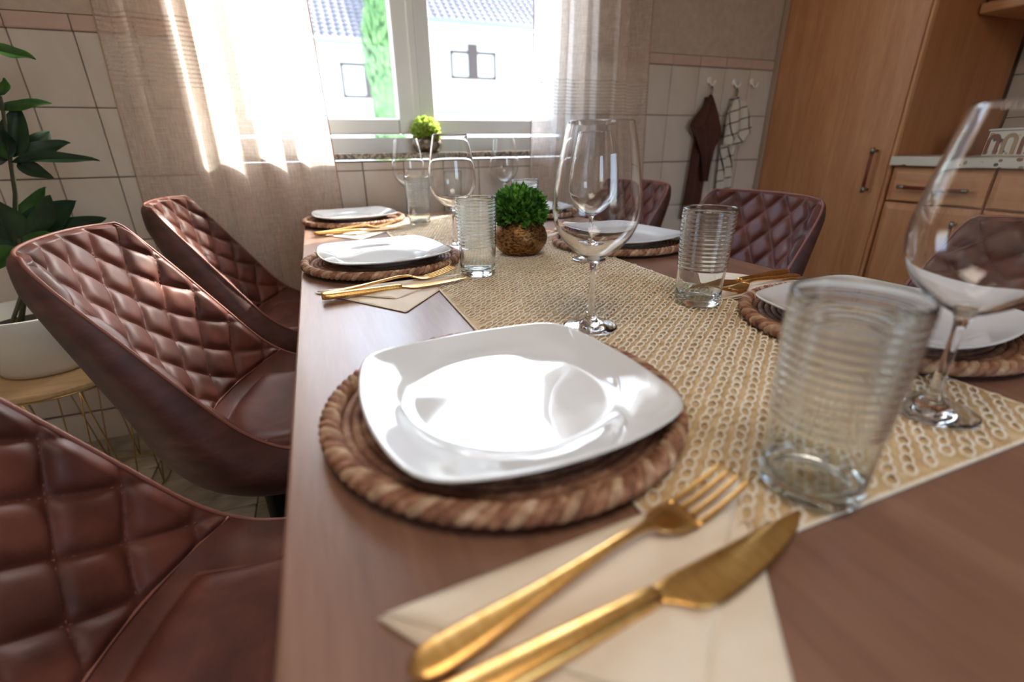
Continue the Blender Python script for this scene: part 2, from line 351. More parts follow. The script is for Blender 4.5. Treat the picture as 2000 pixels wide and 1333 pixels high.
# floor
fl = tag(MB().box((XL, YB, -.05), (XR, YW + .1, -.006)).build('floor', FGROUT, smooth=False), kind='structure')
f0 = MB().box((.002, .002, -.008), (.331, .331, 0)).build('tile', FLOORT, fl, bevel=.0015, seg=1); first = True
for i in range(-4, 7):
    for j in range(-3, 2):
        loc = (-.312 + .333 * i, 1.352 + .333 * j, random.uniform(-.0006, 0)); rz = 0
        if first: f0.location = loc; first = False
        else: piece(f0, fl, loc)
# window
win = tag(empty('window_1', (0, YW + .1, 0)), 'white two-sash window behind the far table end', kind='structure')
Y1, Y2 = 0.0, .07
def rect_frame(x0, x1, z0, z1, wl, wr_, wb, wt, y0, y1):
    return MB().box((x0, y0, z0), (x0 + wl, y1, z1)).box((x1 - wr_, y0, z0), (x1, y1, z1)).box((x0 + wl, y0, z0), (x1 - wr_, y1, z0 + wb)).box((x0 + wl, y0, z1 - wt), (x1 - wr_, y1, z1))
rect_frame(WX0, WX1, WZ0 - .02, WZ1, .05, .05, .075, .05, .01, .09).build('outer_frame', UPVC, win, smooth=True, bevel=.004)
for x0, x1 in ((WX0 + .035, .411), (.413, WX1 - .035)):
    sash = rect_frame(x0, x1, 1.043, WZ1 - .035, .07, .07, .055, .06, -.012, .05).build('sash', UPVC, win, bevel=.006)
    rect_frame(x0 + .06, x1 - .06, 1.09, WZ1 - .09, .012, .012, .012, .012, .008, .046).build('glazing_bead', UPVC, sash, bevel=.003, seg=1)
    MB().box((x0 + .06, .03, 1.09), (x1 - .06, .036, WZ1 - .085)).build('pane', PANE, sash, smooth=False)
MB().box((.398, -.02, 1.043), (.426, -.01, WZ1 - .035)).build('meeting_strip', UPVC, win, bevel=.003)
sill = tag(MB().box((WX0 - .02, YW - .012, WZ0 - .022), (WX1 + .02, YW + .115, WZ0)).build('trim_1', GRANITE, bevel=.004), 'speckled granite window sill', kind='structure')

# ------------------------------------------------------------ curtains at the window
def curtain(name, mat, x_top, x_bot, folds, amp, seed, label, ybase, flat_after=None):
    rnd = random.Random(seed); ph = [rnd.uniform(0, 6.28) for _ in range(6)]
    root = empty(name, (0, ybase, 0)); rows = []
    nz, nx = 46, 220
    for i in range(nz):
        t = i / (nz - 1); z = 2.3 * (1 - t) + .03 * t
        k = min(1, max(0, (1.45 - z) / .65)) if z > .8 else 1
        xa = lerp(x_top[0], x_bot[0], k); xb = lerp(x_top[1], x_bot[1], k); row = []
        for j in range(nx):
            s = j / (nx - 1)
            ww = s + .018 * sin(2 * pi * 2.2 * s + ph[0]) + .02 * sin(2 * pi * 4.1 * s + ph[3] + t)
            a = 2 * pi * folds * ww + .5 * sin(3 * t + ph[1])
            am = amp * (.65 + .35 * sin(2 * pi * 1.3 * s + ph[2]))
            if flat_after is not None: am *= 1 if s < flat_after else max(.35, 1 - (s - flat_after) * 5)
            x = lerp(xa, xb, s) + .35 * am * sin(2 * a + .6)
            row.append((x, am * sin(a) + .006 * sin(9 * t + 11 * s), z))
        rows.append(row)
    cl = MB().grid(rows).build('cloth', mat, root)
    for e in (0, -1): MB().tube([r[e] for r in rows], .0022, 6).build('hem', HEM, root)
    tag(root, label, 'curtain', 'sheer curtains at the window'); return root
cl = curtain('curtain', CURT_L, (-.505, .063), (-.525, .082), 5.4, .027, 3, 'sheer beige curtain at the left of the window behind the chairs', 1.922, .7)
cr = curtain('curtain', CURT_R, (.852, 1.386), (.833, 1.40), 6, .022, 9, 'paler gathered sheer curtain hanging beside the towel hooks', 1.922)
rod = tag(empty('curtain_rod', (0, 1.90, 2.33)), 'steel curtain rod above the window', 'curtain rod'); MB().tube([(-.75, 0, 0), (1.6, 0, 0)], .011, 12).build('rod', STEEL, rod)
for x in (-.75, 1.6): MB().lathe([(.001, -.02), (.018, -.012), (.02, 0), (.018, .012), (.001, .02)], 14, (x, 0, 0)).build('finial', STEEL, rod)
for x in (-.6, .41, 1.5): MB().tube([(x, 0, 0), (x, .06, 0)], .007, 8).build('bracket', STEEL, rod)

# ------------------------------------------------------------ dining table
TZT = .76
tb_ = tag(empty('dining_table', (.3925, .79, 0)), 'brown oak laminate dining table laid for six', 'table')
MB().box((-.4475, -1.0, TZT - .035), (.4475, 1.1, TZT)).build('tabletop', TABLETOP, tb_, bevel=.0025)
for x in (-.235, .175):
    for y in (-.93, 1.0): MB().box((x, y, 0), (x + .06, y + .06, TZT - .035)).build('leg', BLACKM, tb_, bevel=.003)

# ------------------------------------------------------------ chairs
# v, centre x, centre z, edge x, edge z, half width, thickness
PROF = [(0, .205, .452, .19, .468, .195, .050), (.16, .08, .452, .09, .487, .215, .075), (.30, -.045, .448, .01, .50, .222, .085), (.40, -.125, .462, -.035, .525, .222, .080), (.48, -.168, .505, -.075, .565, .221, .072),
        (.60, -.212, .595, -.130, .645, .218, .055), (.74, -.258, .70, -.190, .735, .212, .041), (.88, -.300, .80, -.245, .815, .204, .027), (.96, -.318, .848, -.268, .850, .194, .019), (1.0, -.322, .865, -.277, .861, .180, .014)]
def prof(v): return interp(PROF, v)
def chair_point(u, v):
    cx, cz, ex, ez, hw, th = prof(v); au = abs(u); p = au ** 2.3
    # rounded upper corners
    hw2 = hw
    return Vector((lerp(cx, ex, p), hw2 * sin(u * pi / 2 * .62) / sin(pi / 2 * .62), lerp(cz, ez, p)))
def normal(u, v):
    e = .004; du = chair_point(min(1, u + e), v) - chair_point(max(-1, u - e), v); dv = chair_point(u, min(1, v + e)) - chair_point(u, max(0, v - e))
    n = du.cross(dv); n.normalize()
    return n if True else -n
VS = .43
def seam(u): return VS + .03 * (1 - abs(u)) - .035 * abs(u) ** 2
_arc = [0.0]
for i in range(200): _arc.append(_arc[-1] + (chair_point(0, (i + 1) / 200) - chair_point(0, i / 200)).length)
def arc(v): 
    k = v * 200; i = min(199, int(k)); return lerp(_arc[i], _arc[i + 1], k - i)
def make_chair():
    r = empty('dining_chair')
    sgn = 1 if normal(0, .8).x > 0 else -1
    # quilted back
    nu, nv = 132, 128; rows = []; WD, HD = .084, .104
    for i in range(nv):
        t = i / (nv - 1); row = []
        for j in range(nu):
            u = -1 + 2 * j / (nu - 1); v = lerp(seam(u), 1, t); p = chair_point(u, v); n = normal(u, v) * sgn
            U = u * .225; Vv = arc(v); a = pi * (U / WD + Vv / HD); b = pi * (U / WD - Vv / HD)
            h = .0125 * (1 - (1 - abs(sin(a)) * abs(sin(b))) ** 2.6) ** .75 + .004
            ed = min(1, (1 - abs(u)) / .05, t / .03 + .15, (1 - t) / .04)
            row.append(p + n * (h * max(0, ed) ** .6))
        rows.append(row)
    MB().grid(rows).build('backrest', LEATHER, r)
    # stitches: short threads lying in the grooves
    st = MB()
    for s in (1, -1):
        for k in range(-14, 30):
            run = 0
            for q in range(400):
                u = -1 + 2 * q / 399; U = u * .225
                # a = k*pi : U/WD + s*V/HD = k
                Vv = s * (k - U / WD) * HD
                lo, hi = arc(max(0, seam(u) + .012)), arc(.985)
                if not (lo < Vv < hi) or abs(u) > .96: continue
                if q % 5 > 2: continue
                # invert arc
                a0, a1 = 0, 1
                for _ in range(12):
                    am = (a0 + a1) / 2
                    if arc(am) < Vv: a0 = am
                    else: a1 = am
                v = (a0 + a1) / 2
                if q % 5 == 0: run = chair_point(u, v) + normal(u, v) * sgn * .0052; continue
                if q % 5 == 2 and run:
                    p2 = chair_point(u, v) + normal(u, v) * sgn * .0052
                    if (p2 - run).length < .02: st.tube([run, p2], .0006, 4)
                    run = 0
    o = st.build('stitching', STITCH, r); o['kind'] = 'stuff'
    # seat and side gussets
    rows = []; nv2 = 64
    for i in range(nv2):
        t = i / (nv2 - 1); row = []
        for j in range(81):
            u = -1 + 2 * j / 80; v = lerp(0, seam(u), t); p = chair_point(u, v); n = normal(u, v) * sgn
            h = .003 + .030 * max(0, 1 - (abs(u) / .70) ** 10) ** .5 * max(0, min(1, 1 - (abs(2.25 * t - 1.0)) ** 10)) ** .5
            if abs(u) > .70: h = .003 + .007 * sin(pi * (abs(u) - .70) / .30)
            row.append(p + n * h)
        rows.append(row)
    MB().grid(rows).build('seat', LEATHER, r)
    # outer shell
    rows = []; NV = 60
    for i in range(NV):
        v = i / (NV - 1); cx, cz, ex, ez, hw, th = prof(v); row = []
        for j in range(41):
            u = 1 - 2 * j / 40; p = chair_point(u, v); n = normal(u, v) * sgn
            k = (1 - abs(u) ** 5) ** .5; kt = min(1, (1 - v) / .10) ** .5; kf = min(1, v / .06) ** .5
            q = p - n * (th * (.12 + .88 * k) * (.1 + .9 * kt) * (.1 + .9 * kf))
            q.y *= 1 + .035 * (k if abs(u) > .5 else 1) * (abs(u) > .5)
            row.append(q)
        row = [chair_point(1, v) + Vector((0, .001, 0))] + row + [chair_point(-1, v) - Vector((0, .001, 0))]
        rows.append(row)
    for v, rr in ((0, rows[0]), (1, rows[-1])): pass
    top = [chair_point(1, 1)] + [chair_point(1 - 2 * j / 40, 1) for j in range(41)] + [chair_point(-1, 1)]
    front = [chair_point(1, 0)] + [chair_point(1 - 2 * j / 40, 0) for j in range(41)] + [chair_point(-1, 0)]
    MB().grid([front] + rows + [top]).build('shell', SHELL, r)
    # piping round the edge
    pts = [chair_point(-1, i / 60) + Vector((0, -.001, .001)) for i in range(61)] + [chair_point(-1 + 2 * j / 30, 1) for j in range(1, 30)] + [chair_point(1, 1 - i / 60) + Vector((0, .001, .001)) for i in range(61)]
    MB().tube(pts, .0028, 6).build('piping', PIPING, r)
    pts = [chair_point(-1 + 2 * j / 40, seam(-1 + 2 * j / 40)) + normal(-1 + 2 * j / 40, seam(-1 + 2 * j / 40)) * sgn * .004 for j in range(41)]
    MB().tube(pts, .0024, 6).build('seam', PIPING, r)
    MB().lathe([(.001, .03), (.028, .03), (.028, .37), (.075, .376), (.075, .385), (.001, .385)], 24, (-.075, 0, 0)).build('column', BLACKM, r)
    for k in range(4):
        a = pi / 4 + k * pi / 2
        MB().tube([(-.075, 0, .05), (-.075 + .14 * cos(a), .14 * sin(a), .038), (-.075 + .27 * cos(a), .27 * sin(a), .014)], lambda t: .018 - .006 * t, 10).build('leg', BLACKM, r)
    return r
G = 'quilted chairs around the table'
ch = make_chair(); ch.location = (-.115, 1.025, 0); ch.rotation_euler = (0, 0, radians(0))
tag(ch, 'reddish-brown quilted leather chair in the middle of the plant-side row', 'chair', G)
def chair(loc, rz, label):
    c = tree_copy(ch, None, loc, rz); c['label'] = label; return c
chair((-.115, 1.65, 0), radians(0), 'quilted leather chair beside the left curtain, sunlit inside its back')
chair((-.15, .405, 0), radians(0), 'nearest quilted leather chair, cut off by the lower left of the picture')
chair((.905, 1.045, 0), pi, 'quilted leather chair in front of the tall wooden cabinet')
chair((.905, 1.64, 0), pi, 'quilted leather chair by the right curtain, seen through wine glasses')
chair((.905, .36, 0), pi, 'quilted leather chair in front of the kitchen drawers, behind a wine glass')

# ------------------------------------------------------------ table runner
run = tag(empty('table_runner', (.387, .95, TZT)), 'woven straw table runner down the middle of the table', 'table runner')
RX, RY = .421, 1.59
nx, ny = 106, 400; rows = []
for i in range(ny + 1):
    y = -RY / 2 + RY * i / ny; rows.append([(-RX / 2 + RX * j / nx, y, .0028 + .0009 * sin(2 * pi * (j / nx * RX) / .008 + pi * (i % 4 > 1)) * (1 if 0 < j < nx else -1)) for j in range(nx + 1)])
under = [[(-RX / 2, -RY / 2 + RY * i / ny, .0003) for i in (0, ny)], [(RX / 2, -RY / 2 + RY * i / ny, .0003) for i in (0, ny)]]
mm = MB().grid(rows); mm.box((-RX / 2, -RY / 2, .0003), (RX / 2, RY / 2, .0018)); o = mm.build('woven_sheet', RAFFIA, run); 
lp = MB(); random.seed(5)
da = radians(38); dxv = Vector((cos(da), sin(da), 0)); dyv = Vector((-sin(da), cos(da), 0))
sp_l, sp_c = .0150, .0148
for a in range(-80, 81):
    for b in range(-80, 81):
        c = dxv * (a * sp_l + (b % 2) * sp_l * .5) + dyv * (b * sp_c) + Vector((random.uniform(-.001, .001), random.uniform(-.001, .001), 0))
        if abs(c.x) > RX / 2 - .006 or abs(c.y) > RY / 2 - .006: continue
        far = c.y > .15
        n1, n2 = (7, 3) if far else (10, 5)
        ang = da + random.uniform(-.25, .25); el, ew = .0068 * random.uniform(.9, 1.1), .0042 * random.uniform(.85, 1.15); ring = []
        for k in range(n1):
            t = 2 * pi * k / n1; px, py = el * cos(t), ew * sin(t)
            ring.append((c.x + px * cos(ang) - py * sin(ang), c.y + px * sin(ang) + py * cos(ang), (.0040 + .0010 * cos(t))))
        lp.tube(ring, .0012, n2, closed=True)
for s in (-1, 1): lp.tube([(s * RX / 2, -RY / 2 + RY * i / 60, .002) for i in range(61)], .0018, 5)
for s in (-1, 1): lp.tube([(-RX / 2 + RX * i / 20, s * RY / 2, .002) for i in range(21)], .0018, 5)
o = lp.build('raffia_loops', RAFFIA_L, run); o['kind'] = 'stuff'

# ------------------------------------------------------------ place settings
def make_mat():
    r = empty('placemat'); d = MB(); R0 = .150
    # braided concentric coils
    k = 0; rr = .008
    while rr < R0 - .004:
        n = max(14, int(2 * pi * rr / .0045)); nt_ = max(4, int(2 * pi * rr / .016)); rows = []
        for i in range(n):
            th = 2 * pi * i / n; tw = nt_ * th + k * 1.3; row = []
            for q in range(8):
                ph = 2 * pi * q / 8; rad = .0046 * (1 + .16 * cos(2 * ph - 2 * tw)); row.append(((rr + rad * cos(ph)) * cos(th), (rr + rad * cos(ph)) * sin(th), .0046 + rad * sin(ph) * .92))
            rows.append(row)
        d.grid(rows, cu=True, cv=True); rr += .0086; k += 1
    d.build('woven_disc', SEAG, r)
    for s in range(3):
        N = 420; nt_ = 30; pts = []
        for i in range(N):
            th = 2 * pi * i / N; a = nt_ * th + s * 2 * pi / 3; pts.append(((R0 + .0085 + .0048 * cos(a)) * cos(th), (R0 + .0085 + .0048 * cos(a)) * sin(th), .0088 + .0036 * sin(a)))
        MB().tube(pts, .0050, 7, closed=True).build('rope_strand', SEAGE_L if s == 0 else SEAGE, r)
    return r
def plate_outline(th, h=.1325, Rb=.36, p=17):
    # square with bowed sides and softly rounded corners, radius along angle th
    c = Rb - h; acc = 0
    for k in range(4):
        q = cos(th - k * pi / 2)
        if q > .2: r_ = -c * q + sqrt(c * c * q * q - c * c + Rb * Rb); acc += r_ ** -p
    return acc ** (-1 / p)
def make_plate():
    r = empty('dinner_plate'); N = 96
    prof_ = [(0, 0, .0055), (.40, 0, .0055), (.66, .1, .0057), (.715, .25, .0068), (.75, .45, .0092), (.785, .6, .0118), (.83, .8, .0140), (.90, .95, .0172), (.97, 1, .0204), (.988, 1, .0210), (1.0, 1, .0200), (.99, 1, .0180), (.95, 1, .0160), (.82, .8, .0100), (.74, .4, .0055), (.68, .2, .0022), (.66, .1, .0), (.63, .1, .0), (.61, .1, .0022), (0, 0, .0022)]
    rows = []
    for f, mixk, z in prof_:
        row = []
        for k in range(N):
            th = 2 * pi * k / N; R1 = plate_outline(th); Rr = lerp(.132, R1, mixk); lift = (.0035 * max(0, (R1 - .135) / .025)) * (f > .7) * f
            row.append((f * Rr * cos(th), f * Rr * sin(th), z + lift))
        rows.append(row)
    MB().grid(rows, cu=True).build('plate_body', PORCELAIN, r); return r
def wine_profile():
    outer = [(.036, 0), (.0365, .0012), (.034, .0024), (.026, .0038), (.017, .0062), (.0095, .011), (.0062, .018), (.0048, .030), (.0042, .050), (.0042, .072), (.0048, .084), (.0075, .0925), (.016, .098), (.029, .1065), (.0425, .120), (.0515, .138), (.0548, .155), (.0545, .170), (.0515, .193), (.0470, .219), (.0418, .244), (.0392, .256)]
    inner = [(.0387, .2570), (.0381, .256), (.0407, .244), (.0459, .219), (.0504, .193), (.0534, .170), (.0537, .155), (.0504, .138), (.0413, .1212), (.0277, .1085), (.015, .1005), (.006, .0975), (.0003, .0968)]
    return outer, inner
def smooth_profile(p, n=3):
    out = []
    for i in range(len(p) - 1):
        p0, p1, p2, p3 = p[max(i - 1, 0)], p[i], p[i + 1], p[min(i + 2, len(p) - 1)]
        for k in range(n):
            t = k / n; out.append(tuple(.5 * ((2 * p1[j]) + (p2[j] - p0[j]) * t + (2 * p0[j] - 5 * p1[j] + 4 * p2[j] - p3[j]) * t * t + (3 * p1[j] - p0[j] - 3 * p2[j] + p3[j]) * t ** 3) for j in (0, 1)))
    out.append(p[-1]); return out
def make_glass():
    r = empty('wine_glass'); o, i = wine_profile(); N = 64
    # bowl, stem and foot are one blown piece with a solid stem
    MB().lathe([(.0003, .0)] + [(.034, .0)] + smooth_profile(o, 3) + smooth_profile(i, 3), N).build('bowl_and_stem', CRYSTAL, r); return r
def make_tumbler():
    r = empty('ribbed_tumbler'); H = .145
    o = [(.0003, .0015), (.027, .0015), (.0308, .0), (.0328, .002), (.0335, .006)]; n = 150
    for k in range(1, n + 1):
        z = .006 + (H - .008) * k / n; rad = lerp(.0335, .0385, (z / H) ** 1.1)
        if .055 < z < .138:
            ph = ((z - .055) / .0062) % 1; rad += .0009 * (.5 - .5 * cos(2 * pi * ph)) ** .7
        o.append((rad, z))
    o += [(.0380, H), (.0370, H)]
    for k in range(12, -1, -1):
        z = .013 + (H - .015) * k / 12; o.append((lerp(.0335, .0385, (z / H) ** 1.1) - .0017, z))
    o += [(.029, .0098), (.02, .009), (.0003, .009)]
    MB().lathe(o, 56).build('glass_body', TUMBLERG, r); return r
def blade_sections(mb, secs, n=12):
    rows = []
    for x, yc, hw, zc, th in secs:
        rows.append([(x, yc + hw * (abs(cos(2 * pi * k / n)) ** .8) * (1 if cos(2 * pi * k / n) >= 0 else -1), zc + th * sin(2 * pi * k / n)) for k in range(n)])
    o = len(mb.v); mb.grid(rows, cu=True); N = len(rows)
    mb.f.append(tuple(o + k for k in range(n))); mb.f.append(tuple(o + (N - 1) * n + k for k in range(n))[::-1]); return mb
def make_fork():
    r = empty('fork')
    tab = [(0, .002, .0020, .0016), (.002, .0062, .0024, .0022), (.012, .0098, .0030, .0026), (.035, .0098, .0042, .0026), (.075, .0066, .0068, .0025), (.115, .0040, .0105, .0024), (.145, .0031, .0130, .0023), (.160, .0036, .0122, .0021), (.168, .0062, .0105, .0018)]
    secs = []
    for k in range(50):
        x = .168 * k / 49; a = interp(tab, x); secs.append((x, 0, a[0], a[1], a[2]))
    blade_sections(MB(), secs).build('handle', GOLD, r)
    mb = MB(); tab2 = [(.164, .0048, .0112, .0017), (.172, .0098, .0086, .0016), (.182, .0132, .0058, .0015), (.194, .0140, .0045, .0015), (.201, .0140, .0048, .0014)]
    blade_sections(mb, [(x, 0, *interp(tab2, x)) for x in [.164 + .037 * k / 14 for k in range(15)]])
    for q in range(4):
        y = -.0117 + .0078 * q
        blade_sections(mb, [(.196 + .058 * t, y * (1 - .04 * t), .0024 * (1 - .35 * t) if t < .95 else .0008, .0046 + .0125 * t ** 1.5, .0013 * (1 - .3 * t)) for t in [k / 12 for k in range(13)]], 8)
    mb.build('head', GOLD, r); return r
def make_knife():
    r = empty('table_knife')
    tab = [(0, .0030, .0058), (.004, .0075, .0064), (.015, .0092, .0066), (.06, .0085, .0062), (.105, .0068, .0058), (.128, .0062, .0055), (.133, .0052, .0045)]
    blade_sections(MB(), [(x, 0, interp(tab, x)[0], .0060, min(.0055, interp(tab, x)[1] * .85)) for x in [.133 * k / 40 for k in range(41)]]).build('handle', GOLD, r)
    tb2 = [(.131, 0, .0050, .0016), (.138, -.0012, .0076, .0013), (.148, -.0048, .0122, .0011), (.165, -.0062, .0136, .001), (.20, -.0044, .0118, .0009), (.23, -.0012, .0086, .0008), (.25, .0022, .0050, .0007), (.262, .0058, .0014, .0005)]
    blade_sections(MB(), [(x, interp(tb2, x)[0], interp(tb2, x)[1], .0052, interp(tb2, x)[2]) for x in [.131 + .131 * k / 36 for k in range(37)]], 10).build('blade', GOLD, r)
    return r
def make_napkin():
    r = empty('paper_napkin'); random.seed(3)
    L, T, B = Vector((-.142, -.182)), Vector((.132, -.166)), Vector((-.012, -.352))
    def layer(A, Bq, Cq, z0, th, nm, seed):
        mb = MB(); n = 22; top = []; bot = []
        for i in range(n + 1):
            ra, rb = [], []
            for j in range(n + 1):
                s = i / n; t = j / n
                p = A.lerp(Bq, t).lerp(Cq.lerp(Bq, t * .08 + .0), s) if False else (A * (1 - t) + Bq * t) * (1 - s) + (Cq * (1 - .02 * t) + (A * (1 - t) + Bq * t) * .02 * t) * s
                e = min(t, 1 - t, 1 - s, s) * 10
                wv = .0009 * sin(7 * t + 5 * s + seed) + .0007 * sin(13 * s - 4 * t + seed)
                ra.append((p.x, p.y, z0 + th * min(1, .35 + e) + wv * min(1, e))); rb.append((p.x, p.y, z0))
            top.append(ra); bot.append(rb)
        mb.grid(top); mb.grid(bot)
        for a, b in ((top[0], bot[0]), (top[-1], bot[-1]), ([q[0] for q in top], [q[0] for q in bot]), ([q[-1] for q in top], [q[-1] for q in bot])): mb.grid([a, b])
        return mb.build(nm, NAPKIN, r, merge=True)
    layer(L, T, B, .0008, .0022, 'lower_layer', .3)
    layer(L + Vector((.004, -.001)), T + Vector((-.003, -.001)), B.lerp(L.lerp(T, .45), .38), .0036, .0028, 'folded_flap', 1.7)
    return r
prot = dict(mat=make_mat(), plate=make_plate(), glass=make_glass(), tumbler=make_tumbler(), fork=make_fork(), knife=make_knife(), napkin=make_napkin())
used = set()
def put(kind, loc, rz, label, cat, group):
    if kind in used: o = tree_copy(prot[kind], None, loc, rz)
    else: used.add(kind); o = prot[kind]; o.location = loc; o.rotation_euler = (0, 0, rz)
    tag(o, label, cat, group); return o
WHO = {0: 'at the nearest left place setting', 1: 'at the middle place of the plant side', 2: 'at the window end of the plant side', 3: 'at the nearest right place setting', 4: 'at the middle place of the cabinet side', 5: 'at the window end of the cabinet side'}
# centre x, y, facing (0 = diner looks +X), plate turn, glass pos, tumbler pos, with napkin/fork/knife
PL = [(.138, .376, 0, 3, (.322, .528), (.303, .182)), (.112, 1.055, 0, 8, (.298, 1.135), (.271, .871)), (.105, 1.725, 0, 9, (.309, 1.766), (.298, 1.575)),
      (.680, .385, 1, 6, (.500, .214), (.532, .557)), (.690, 1.020, 1, 10, (.530, .890), (.540, 1.27)), (.715, 1.645, 1, 5, (.70, 1.852), (.483, 1.83))]
for i, (px, py, fc, pr_, gp, tp) in enumerate(PL):
    base = TZT; S = 1 if fc == 0 else -1; ro = 0 if fc == 0 else pi
    put('mat', (px, py, base + (.004 if False else .0052)), radians(17 * i), 'round braided brown seagrass placemat ' + WHO[i], 'placemat', 'seagrass placemats')
    put('plate', (px + .002 * S, py - .008, base + .0052 + .0098), radians(pr_) + ro, 'white glossy squarish plate on the mat ' + WHO[i], 'plate', 'white dinner plates')
    put('glass', (*gp, base + .0062), radians(40 * i), 'tall clear stemmed wine glass ' + WHO[i], 'wine glass', 'stemmed wine glasses')
    put('tumbler', (*tp, base + .0062), 0, 'clear tumbler with ring ribs ' + WHO[i], 'tumbler', 'ribbed water tumblers')
    if i == 5: continue                                    # nothing of its cutlery shows
    put('napkin', (px, py, base + .0003), ro, 'cream napkin folded to a triangle under cutlery ' + WHO[i], 'napkin', 'cream paper napkins')
    a = Vector((-.132, -.222)); b = Vector((.113, -.178)); ang = math.atan2(b.y - a.y, b.x - a.x)
    fk = put('fork', (px + S * a.x, py + S * a.y, base + .0062), ang + ro, 'gold fork lying on the napkin ' + WHO[i], 'fork', 'gold forks')
    fk.scale = (.965, 1, 1)
    a = Vector((-.131, -.244)); b = Vector((.132, -.220)); ang = math.atan2(b.y - a.y, b.x - a.x)
    put('knife', (px + S * a.x, py + S * a.y, base + .0042), ang + ro, 'gold knife lying on the napkin ' + WHO[i], 'knife', 'gold table knives')

# ------------------------------------------------------------ small potted plants
def ball_plant(name, loc, rp, hp, rball, zball, potmat, leafmat, label, seed, nl=900):
    rnd = random.Random(seed); r = tag(empty(name, loc), label, 'potted plant', 'small round pots of greenery')
    p = [(.0005, 0), (rp * .52, 0), (rp * .66, .003)] + [(rp * sqrt(max(0, 1 - ((z - .5) / .62) ** 2)) , hp * z) for z in [.06, .12, .2, .3, .4, .5, .6, .7, .8, .88, .94]] + [(rp * .70, hp), (rp * .66, hp * .99), (rp * .64, hp * .9), (.0005, hp * .88)]
    p[2] = (rp * .64, .002)
    MB().lathe(p, 40).build('pot', potmat, r)
    mb = MB()
    for k in range(nl):
        z = rnd.uniform(-.55, 1); th = rnd.uniform(0, 2 * pi); q = sqrt(max(0, 1 - z * z)); d = Vector((q * cos(th), q * sin(th), z))
        rr = rball * rnd.uniform(.68, 1.0); c = Vector((0, 0, zball)) + Vector((d.x * rr, d.y * rr, d.z * rr * .88))
        dd = (d + Vector((rnd.uniform(-.6, .6), rnd.uniform(-.6, .6), rnd.uniform(-.2, .7)))).normalized(); sd = dd.orthogonal().normalized()
        sd = (Matrix.Rotation(rnd.uniform(0, 6.28), 3, dd) @ sd); nn = dd.cross(sd); L = rball * rnd.uniform(.22, .36); Wd = L * .34
        pts = [c - dd * L * .4, c - dd * L * .05 + sd * Wd + nn * L * .05, c + dd * L * .6 + nn * L * .12, c - dd * L * .05 - sd * Wd + nn * L * .05, c + dd * L * .1 - nn * L * .03]
        mb.add(pts, [(0, 1, 4), (1, 2, 4), (2, 3, 4), (3, 0, 4)])
    mb.lathe([(.0005, zball - rball * .5), (rball * .6, zball - rball * .45), (rball * .72, zball), (rball * .55, zball + rball * .45), (.0005, zball + rball * .62)], 16)
    o = mb.build('foliage', leafmat, r, smooth=False); o['kind'] = 'stuff'; return r
ball_plant('potted_boxwood', (.420, 1.015, TZT + .0045), .062, .078, .0625, .098, BRONZE, BOX_G, 'green artificial boxwood ball in bronze pot on the table runner', 2)
ball_plant('potted_boxwood', (.428, 1.99, WZ0 + .0005), .052, .058, .055, .078, SILVERY, BOX_L, 'lime green leafy ball in pewter pot on the window sill', 4)

# ------------------------------------------------------------ tall plant on wire stool
st = tag(empty('side_table', (-.755, 1.60, 0)), 'round wire basket side table with pale wooden top under the white pot', 'side table')
SR = .215
MB().lathe([(.0005, .425), (SR - .002, .425), (SR, .428), (SR, .437), (SR - .002, .44), (.0005, .44)], 72).build('tabletop', STOOLW, st, smooth=False)
for z, rad in ((.42, SR - .006), (.012, SR - .05), (.22, SR - .028)):
    if z != .22: MB().tube([(rad * cos(2 * pi * k / 64), rad * sin(2 * pi * k / 64), z) for k in range(64)], .0024, 6, closed=True).build('ring', BRASSW, st)
NW = 12
for k in range(NW):
    a0 = 2 * pi * k / NW
    for s in (-1, 1):
        a1 = a0 + s * pi / NW; R1, R2 = SR - .006, SR - .05
        MB().tube([(R1 * cos(a0), R1 * sin(a0), .42), (R2 * cos(a1), R2 * sin(a1), .012)], .0019, 6).build('wire', BRASSW, st)
pt = tag(empty('potted_plant', (-.765, 1.605, .44)), 'large-leaved green houseplant in a white pot on the side table', 'potted plant')
MB().lathe([(.0005, 0), (.092, 0), (.104, .004), (.112, .02), (.124, .07), (.134, .12), (.141, .165), (.139, .167), (.136, .165), (.128, .12), (.0005, .118)], 56).build('pot', POTW, pt)
MB().lathe([(.0005, .126), (.05, .128), (.125, .122), (.125, .119)], 32).build('soil', SOIL, pt)
def P(x, z, dy=0): return Vector((x + .765, -.005 + dy, z - .44))
MB().tube([P(-.80, .56), P(-.765, .64), P(-.741, .774), P(-.70, .90), P(-.684, .982), P(-.66, 1.1), P(-.646, 1.21), P(-.64, 1.34)], lambda t: .007 - .004 * t, 8).build('stem', STEMM, pt)
MB().tube([P(-.81, .56, -.03), P(-.75, .66, -.03), P(-.715, .75, -.05), P(-.70, .80, -.06)], .005, 8).build('stem', STEMM, pt)
def leaf(base, tip, wd, mat, curve=.25, tilt=0, seed=0):
    b, t = Vector(base), Vector(tip); ax = t - b; L = ax.length; ax.normalize(); view = Vector((0, -1, .25)).normalized()
    side = ax.cross(view).normalized(); side = Matrix.Rotation(tilt, 3, ax) @ side; nn = side.cross(ax).normalized(); rows = []
    if nn.z < 0: nn = -nn
    for i in range(15):
        s = i / 14; hw = wd / 2 * (sin(pi * min(1, s ** .82)) ** .8) * (1 - .12 * s) + .0012 * (s < .98)
        c = b + ax * (L * s) + nn * (curve * L * (s - s * s)) ; row = []
        for j in range(7):
            q = (j - 3) / 3; row.append(c + side * (hw * q) + nn * (abs(q) * hw * .35 - .0015 * (j == 3) + .003 * sin(9 * s + seed) * abs(q)))
        rows.append(row)
    mb = MB().grid(rows); mb.grid([[p - nn * .0012 for p in r_] for r_ in rows])
    mb.build('leaf', mat, pt)
